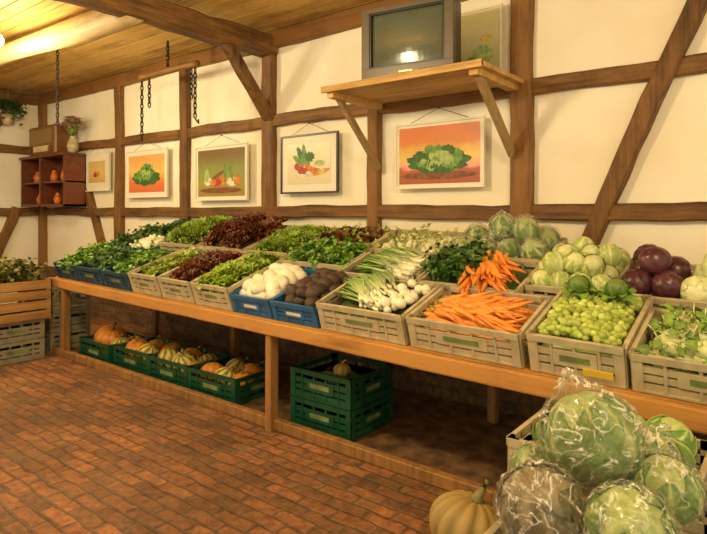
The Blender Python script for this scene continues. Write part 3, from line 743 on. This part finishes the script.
def paintlettuce(s=1,oy=0):
    L_=[(0,-.22,.78,.42,'dg',.07)]
    for k in range(30):
        a=rb.random()*pi; rr=rb.uniform(.15,1)
        L_.append((.62*s*rr*math.cos(a),-.35+.62*rr*math.sin(a)+oy,rb.uniform(.1,.2),rb.uniform(.12,.22),rb.choice(['g','g','dg','g','lg']),.14))
    for k in range(10):
        a=rb.random()*pi; rr=rb.uniform(.1,.8)
        L_.append((.5*s*rr*math.cos(a),-.25+.4*rr*math.sin(a)+oy,rb.uniform(.05,.11),rb.uniform(.07,.14),'lg',.16))
    for k in range(6):
        L_.append((rb.uniform(-.4,.4)*s,rb.uniform(-.4,.1),rb.uniform(.01,.02),rb.uniform(.1,.25),'lg',0,rb.uniform(-.8,.8)))
    return L_
picture(-2.56,-1.79,1.575,2.09,[(0,(.40,.10,.05)),(.36,(.45,.10,.05)),(.42,(.85,.38,.30)),(.6,(.85,.62,.16)),(.85,(.72,.25,.06)),(1,(.72,.22,.08))],[(0,-.72,.95,.14,'br',.04)]+paintlettuce(.9),mat_w=.022)
veg4=[(-.35,.35,.10,.45,'dg',.1,.5),(-.2,.45,.09,.4,'g',.1,.1),(-.45,.15,.09,.4,'g',.1,1.0),(-.1,.2,.25,.25,'g',.18),(.05,.3,.2,.2,'dg',.18)]
for k in range(7): veg4.append((.15+.09*k-.1,-.15-.04*k,.34,.075,'o',0,-.45+.12*k))
veg4+=[(-.35,-.25,.14,.18,'r',.02),(-.15,-.35,.14,.18,'r',.02),(-.52,-.1,.12,.16,'r',.02),(.02,-.45,.12,.13,'w',.02),(-.3,-.5,.3,.06,'w',.02),(.5,.0,.2,.12,'lg',.15),(.6,-.35,.14,.12,'y',.02)]
picture(-3.86,-3.16,1.56,2.10,[(0,(.7,.6,.4)),(1,(.8,.72,.5))],[(a_,b_*1.15,c_*1.15,d_*1.15,*r_) for (a_,b_,c_,d_,*r_) in veg4],mat_w=.07,frame=M_black,fw=.016)
picture(-5.17,-4.33,1.51,2.09,[(0,(.35,.2,.05)),(.4,(.35,.3,.06)),(.7,(.25,.3,.08)),(1,(.2,.12,.04))],[(-.55,-.35,.16,.2,'w'),(-.6,-.1,.1,.3,'lg'),(.15,-.35,.2,.2,'o'),(.5,-.4,.22,.2,'w'),(-.15,-.4,.2,.18,'r'),(.2,-.05,.05,.45,'g'),(.45,0,.06,.4,'g',0,.3),(-.1,-.1,.3,.08,'br',0,.4),(-.3,-.4,.12,.14,'o'),(.7,-.35,.14,.2,'o'),(0,-.75,.9,.12,'br',.04)],mat_w=.03)
picture(-6.56,-5.69,1.56,2.13,[(0,(.65,.12,.04)),(.4,(.75,.2,.05)),(.7,(.85,.55,.15)),(1,(.8,.4,.12))],paintlettuce(.8,.15),mat_w=.05)
picture(-7.60,-6.95,1.66,2.17,[(0,(.6,.35,.1)),(.6,(.75,.55,.2)),(1,(.7,.5,.2))],[(0,-.2,.35,.3,'o'),(.1,.15,.2,.3,'y'),(-.2,-.3,.2,.2,'r')],mat_w=.1)
picture(-2.03,-1.655,2.33,2.87,[(0,(.35,.38,.14)),(.5,(.55,.52,.25)),(.8,(.7,.68,.4)),(1,(.65,.6,.3))],[(.2,-.3,.5,.3,'lg',.1),(-.3,-.5,.4,.2,'g',.1),(.4,.2,.3,.1,'y')],mat_w=.01,string=False)

# ------------------------------------------------------------- corner cabinet, radio, vase
cab=empty('wall_cabinet',(-8.3,3.7,1.45))
mb=MB(); x0,x1,y0,y1,z0,z1=-8.88,-7.56,3.54,3.83,1.46,2.17
mb.add(box(x0,y0,z0,x1,y1,z0+.03)); mb.add(box(x0-.02,y0-.02,z1-.035,x1+.02,y1,z1)); mb.add(box(x0,y0,z0,x0+.03,y1,z1-.03)); mb.add(box(x1-.03,y0,z0,x1,y1,z1-.03)); mb.add(box(x0,y1-.015,z0,x1,y1,z1-.03)); mb.add(box(x0,y0+.02,1.78,x1,y1,1.80))
mb.add(box(-8.29,y0,z0,-8.25,y1,z1-.03)); 
build('cabinet_body',mb,[M_darkwood],parent=cab)
mb=MB()
for x,z in ((-8.0,1.49),(-7.8,1.8),(-8.1,1.8),(-8.5,1.49),(-8.6,1.8),(-8.42,1.8)):
    r=R.uniform(.05,.07); mb.add(tube([(x,3.66,z),(x,3.66,z+.02),(x,3.66,z+.07),(x,3.66,z+.12),(x,3.66,z+.15),(x,3.66,z+.16)],[r*.6,r*.8,r,r*.7,r*.4,r*.5],12))
build('pottery_jugs',mb,[M_pot],True,parent=cab)
rad=empty('vintage_radio',(-8.2,3.7,2.18))
mb=MB(); mb.add(box(-8.68,3.56,2.172,-7.88,3.80,2.58)); build('radio_case',mb,[wood('radio_wood',(.06,.02,.005),(.2,.08,.02),0,rough=.3)],parent=rad,bevel=.03)
mb=MB(); mb.add(box(-8.62,3.55,2.33,-7.95,3.56,2.53)); mb.add(box(-8.50,3.55,2.22,-8.05,3.562,2.30),mat=1)
mb.add(box(-8.64,3.545,2.31,-7.93,3.555,2.325),mat=2); mb.add(box(-8.64,3.545,2.535,-7.93,3.555,2.55),mat=2)
for x in (-8.58,-7.98): mb.add(tube([(x,3.56,2.25),(x,3.53,2.25)],.032,14),mat=2)
build('radio_front',mb,[solid('radio_cloth',(.30,.18,.06),nz=60,amt=.4),solid('dial_glass',(.7,.6,.3),.3),M_brass],parent=rad)
VX=-7.66
vs=empty('flower_vase',(VX,3.7,2.17))
mb=MB(); mb.add(tube([(VX,3.7,2.172),(VX,3.7,2.2),(VX,3.7,2.27),(VX,3.7,2.33),(VX,3.7,2.38),(VX,3.7,2.4)],[.04,.06,.08,.06,.035,.045],16)); build('vase',mb,[M_vase],True,parent=vs)
mb=MB()
for k in range(60):
    a=R.random()*6.28; e=R.uniform(.5,1.5); l=R.uniform(.14,.28)
    p=Vector((VX+.02,3.68,2.40)); q=p+Vector((math.cos(a)*math.cos(e)*l,math.sin(a)*math.cos(e)*l*.5,math.sin(e)*l))
    mb.add(tube([p,q],.003,4),mat=1)
    for j in range(6): mb.add(leafT(.05,.024,.5,.8,.002,3,2),T(*q)@Rz(j*1.25)@Ry(.1),mat=0 if k%3 else 1)
build('flowers',mb,[V_pink,V_leafg],True,parent=vs)
iv=empty('hanging_ivy',(-8.8,3.35,2.7))
mb=MB(); mb.add(tube([(-8.80,3.34,2.62),(-8.80,3.34,2.66),(-8.80,3.34,2.76)],[.06,.075,.09],14)); mb.add(tube([(-8.80,3.34,2.76),(-8.80,3.34,3.12)],.004,5)); build('pot',mb,[M_vase],True,parent=iv)
mb=MB()
for k in range(260):
    a=R.random()*6.28; l=R.uniform(.05,.26); zz=2.86+.1*R.random()-l*l*4*R.random()
    mb.add(leafT(.07,.03,.3,.9,.003,3,2),T(-8.72+l*math.cos(a)*.7,3.26+l*math.sin(a),zz)@Rz(a+R.uniform(-1,1)))
build('ivy_leaves',mb,[V_dark],True,parent=iv)
def chain(mb,p,n,s=.028,m=0):
    for k in range(n):
        P=[]
        for i in range(9):
            a=2*pi*i/8; P.append((s*.35*math.cos(a),0,s*.75*math.sin(a)))
        mb.add(tube(P,s*.16,5),T(p[0],p[1],p[2]-k*s*1.15-s)@Rz(pi/2*(k%2)),mat=m)
yk=empty('hanging_ox_yoke',(-5.05,3.4,2.8))
mb=MB(); P=[];rr=[]
for i in range(15):
    t=i/14; P.append((-5.54+.98*t,3.4,2.82+.008*math.sin(t*pi))); rr.append(.034-.008*math.sin(t*pi*2)**2)
mb.add(tube(P,rr,10)); build('yoke_bar',mb,[M_timber[0]],True,parent=yk)
mb=MB(); chain(mb,(-5.52,3.4,2.80),13,.042); chain(mb,(-5.38,3.4,2.80),6,.042); chain(mb,(-4.60,3.4,2.80),10,.042); chain(mb,(-4.66,3.4,2.80),6,.042); chain(mb,(-5.05,3.4,3.14),6,.042)
mb.add(tube([(-4.6,3.4,2.3),(-4.6,3.42,2.27),(-4.57,3.42,2.25),(-4.55,3.4,2.28)],.008,6)); build('yoke_chains',mb,[M_iron],True,parent=yk)
mb=MB(); chain(mb,(-6.15,2.81,3.14),19,.04); build('hanging_chain',mb,[M_iron],True)
# lamps and added fill bulbs
def lamp(x,y,e,z=2.9,r=.04):
    em=empty('pendant_or_fill_bulb',(x,y,z))
    mb=MB(); mb.add(tube([(x,y,CZ),(x,y,z+.1)],.004,6)); mb.add(tube([(x,y,z+.1),(x,y,z+.04)],.018,10)); build('socket',mb,[M_black],parent=em)
    mb=MB(); mb.add(sph(r,r,r*1.2,14,10),T(x,y,z)); o=build('bulb',mb,[M_bulb],True,parent=em)
    l=bpy.data.lights.new('bulb_or_fill_light','POINT'); l.energy=e; l.color=(1,.80,.46); l.shadow_soft_size=.12
    lo=bpy.data.objects.new('bulb_or_fill_light',l); lo.location=(0,0,-.25); lo.parent=em; sc.collection.objects.link(lo)
lamp(-5.55,2.02,85,2.9,.05); lamp(-2.6,1.0,125,2.85); lamp(.4,1.0,95,2.85); lamp(-6.6,.2,75,2.85)  # first bulb is real; the others are added out of view as fill
w=bpy.data.worlds.new('w'); sc.world=w; w.use_nodes=True
bg=w.node_tree.nodes['Background']; bg.inputs[0].default_value=(1,.82,.52,1); bg.inputs[1].default_value=1.1
cam=bpy.data.cameras.new('cam'); co=bpy.data.objects.new('cam',cam); sc.collection.objects.link(co)
co.location=(0,0,1.4); co.rotation_euler=(pi/2,0,math.radians(38)); cam.lens=36*570/707; cam.sensor_width=36; cam.shift_y=-56/707; cam.clip_start=.05
sc.camera=co
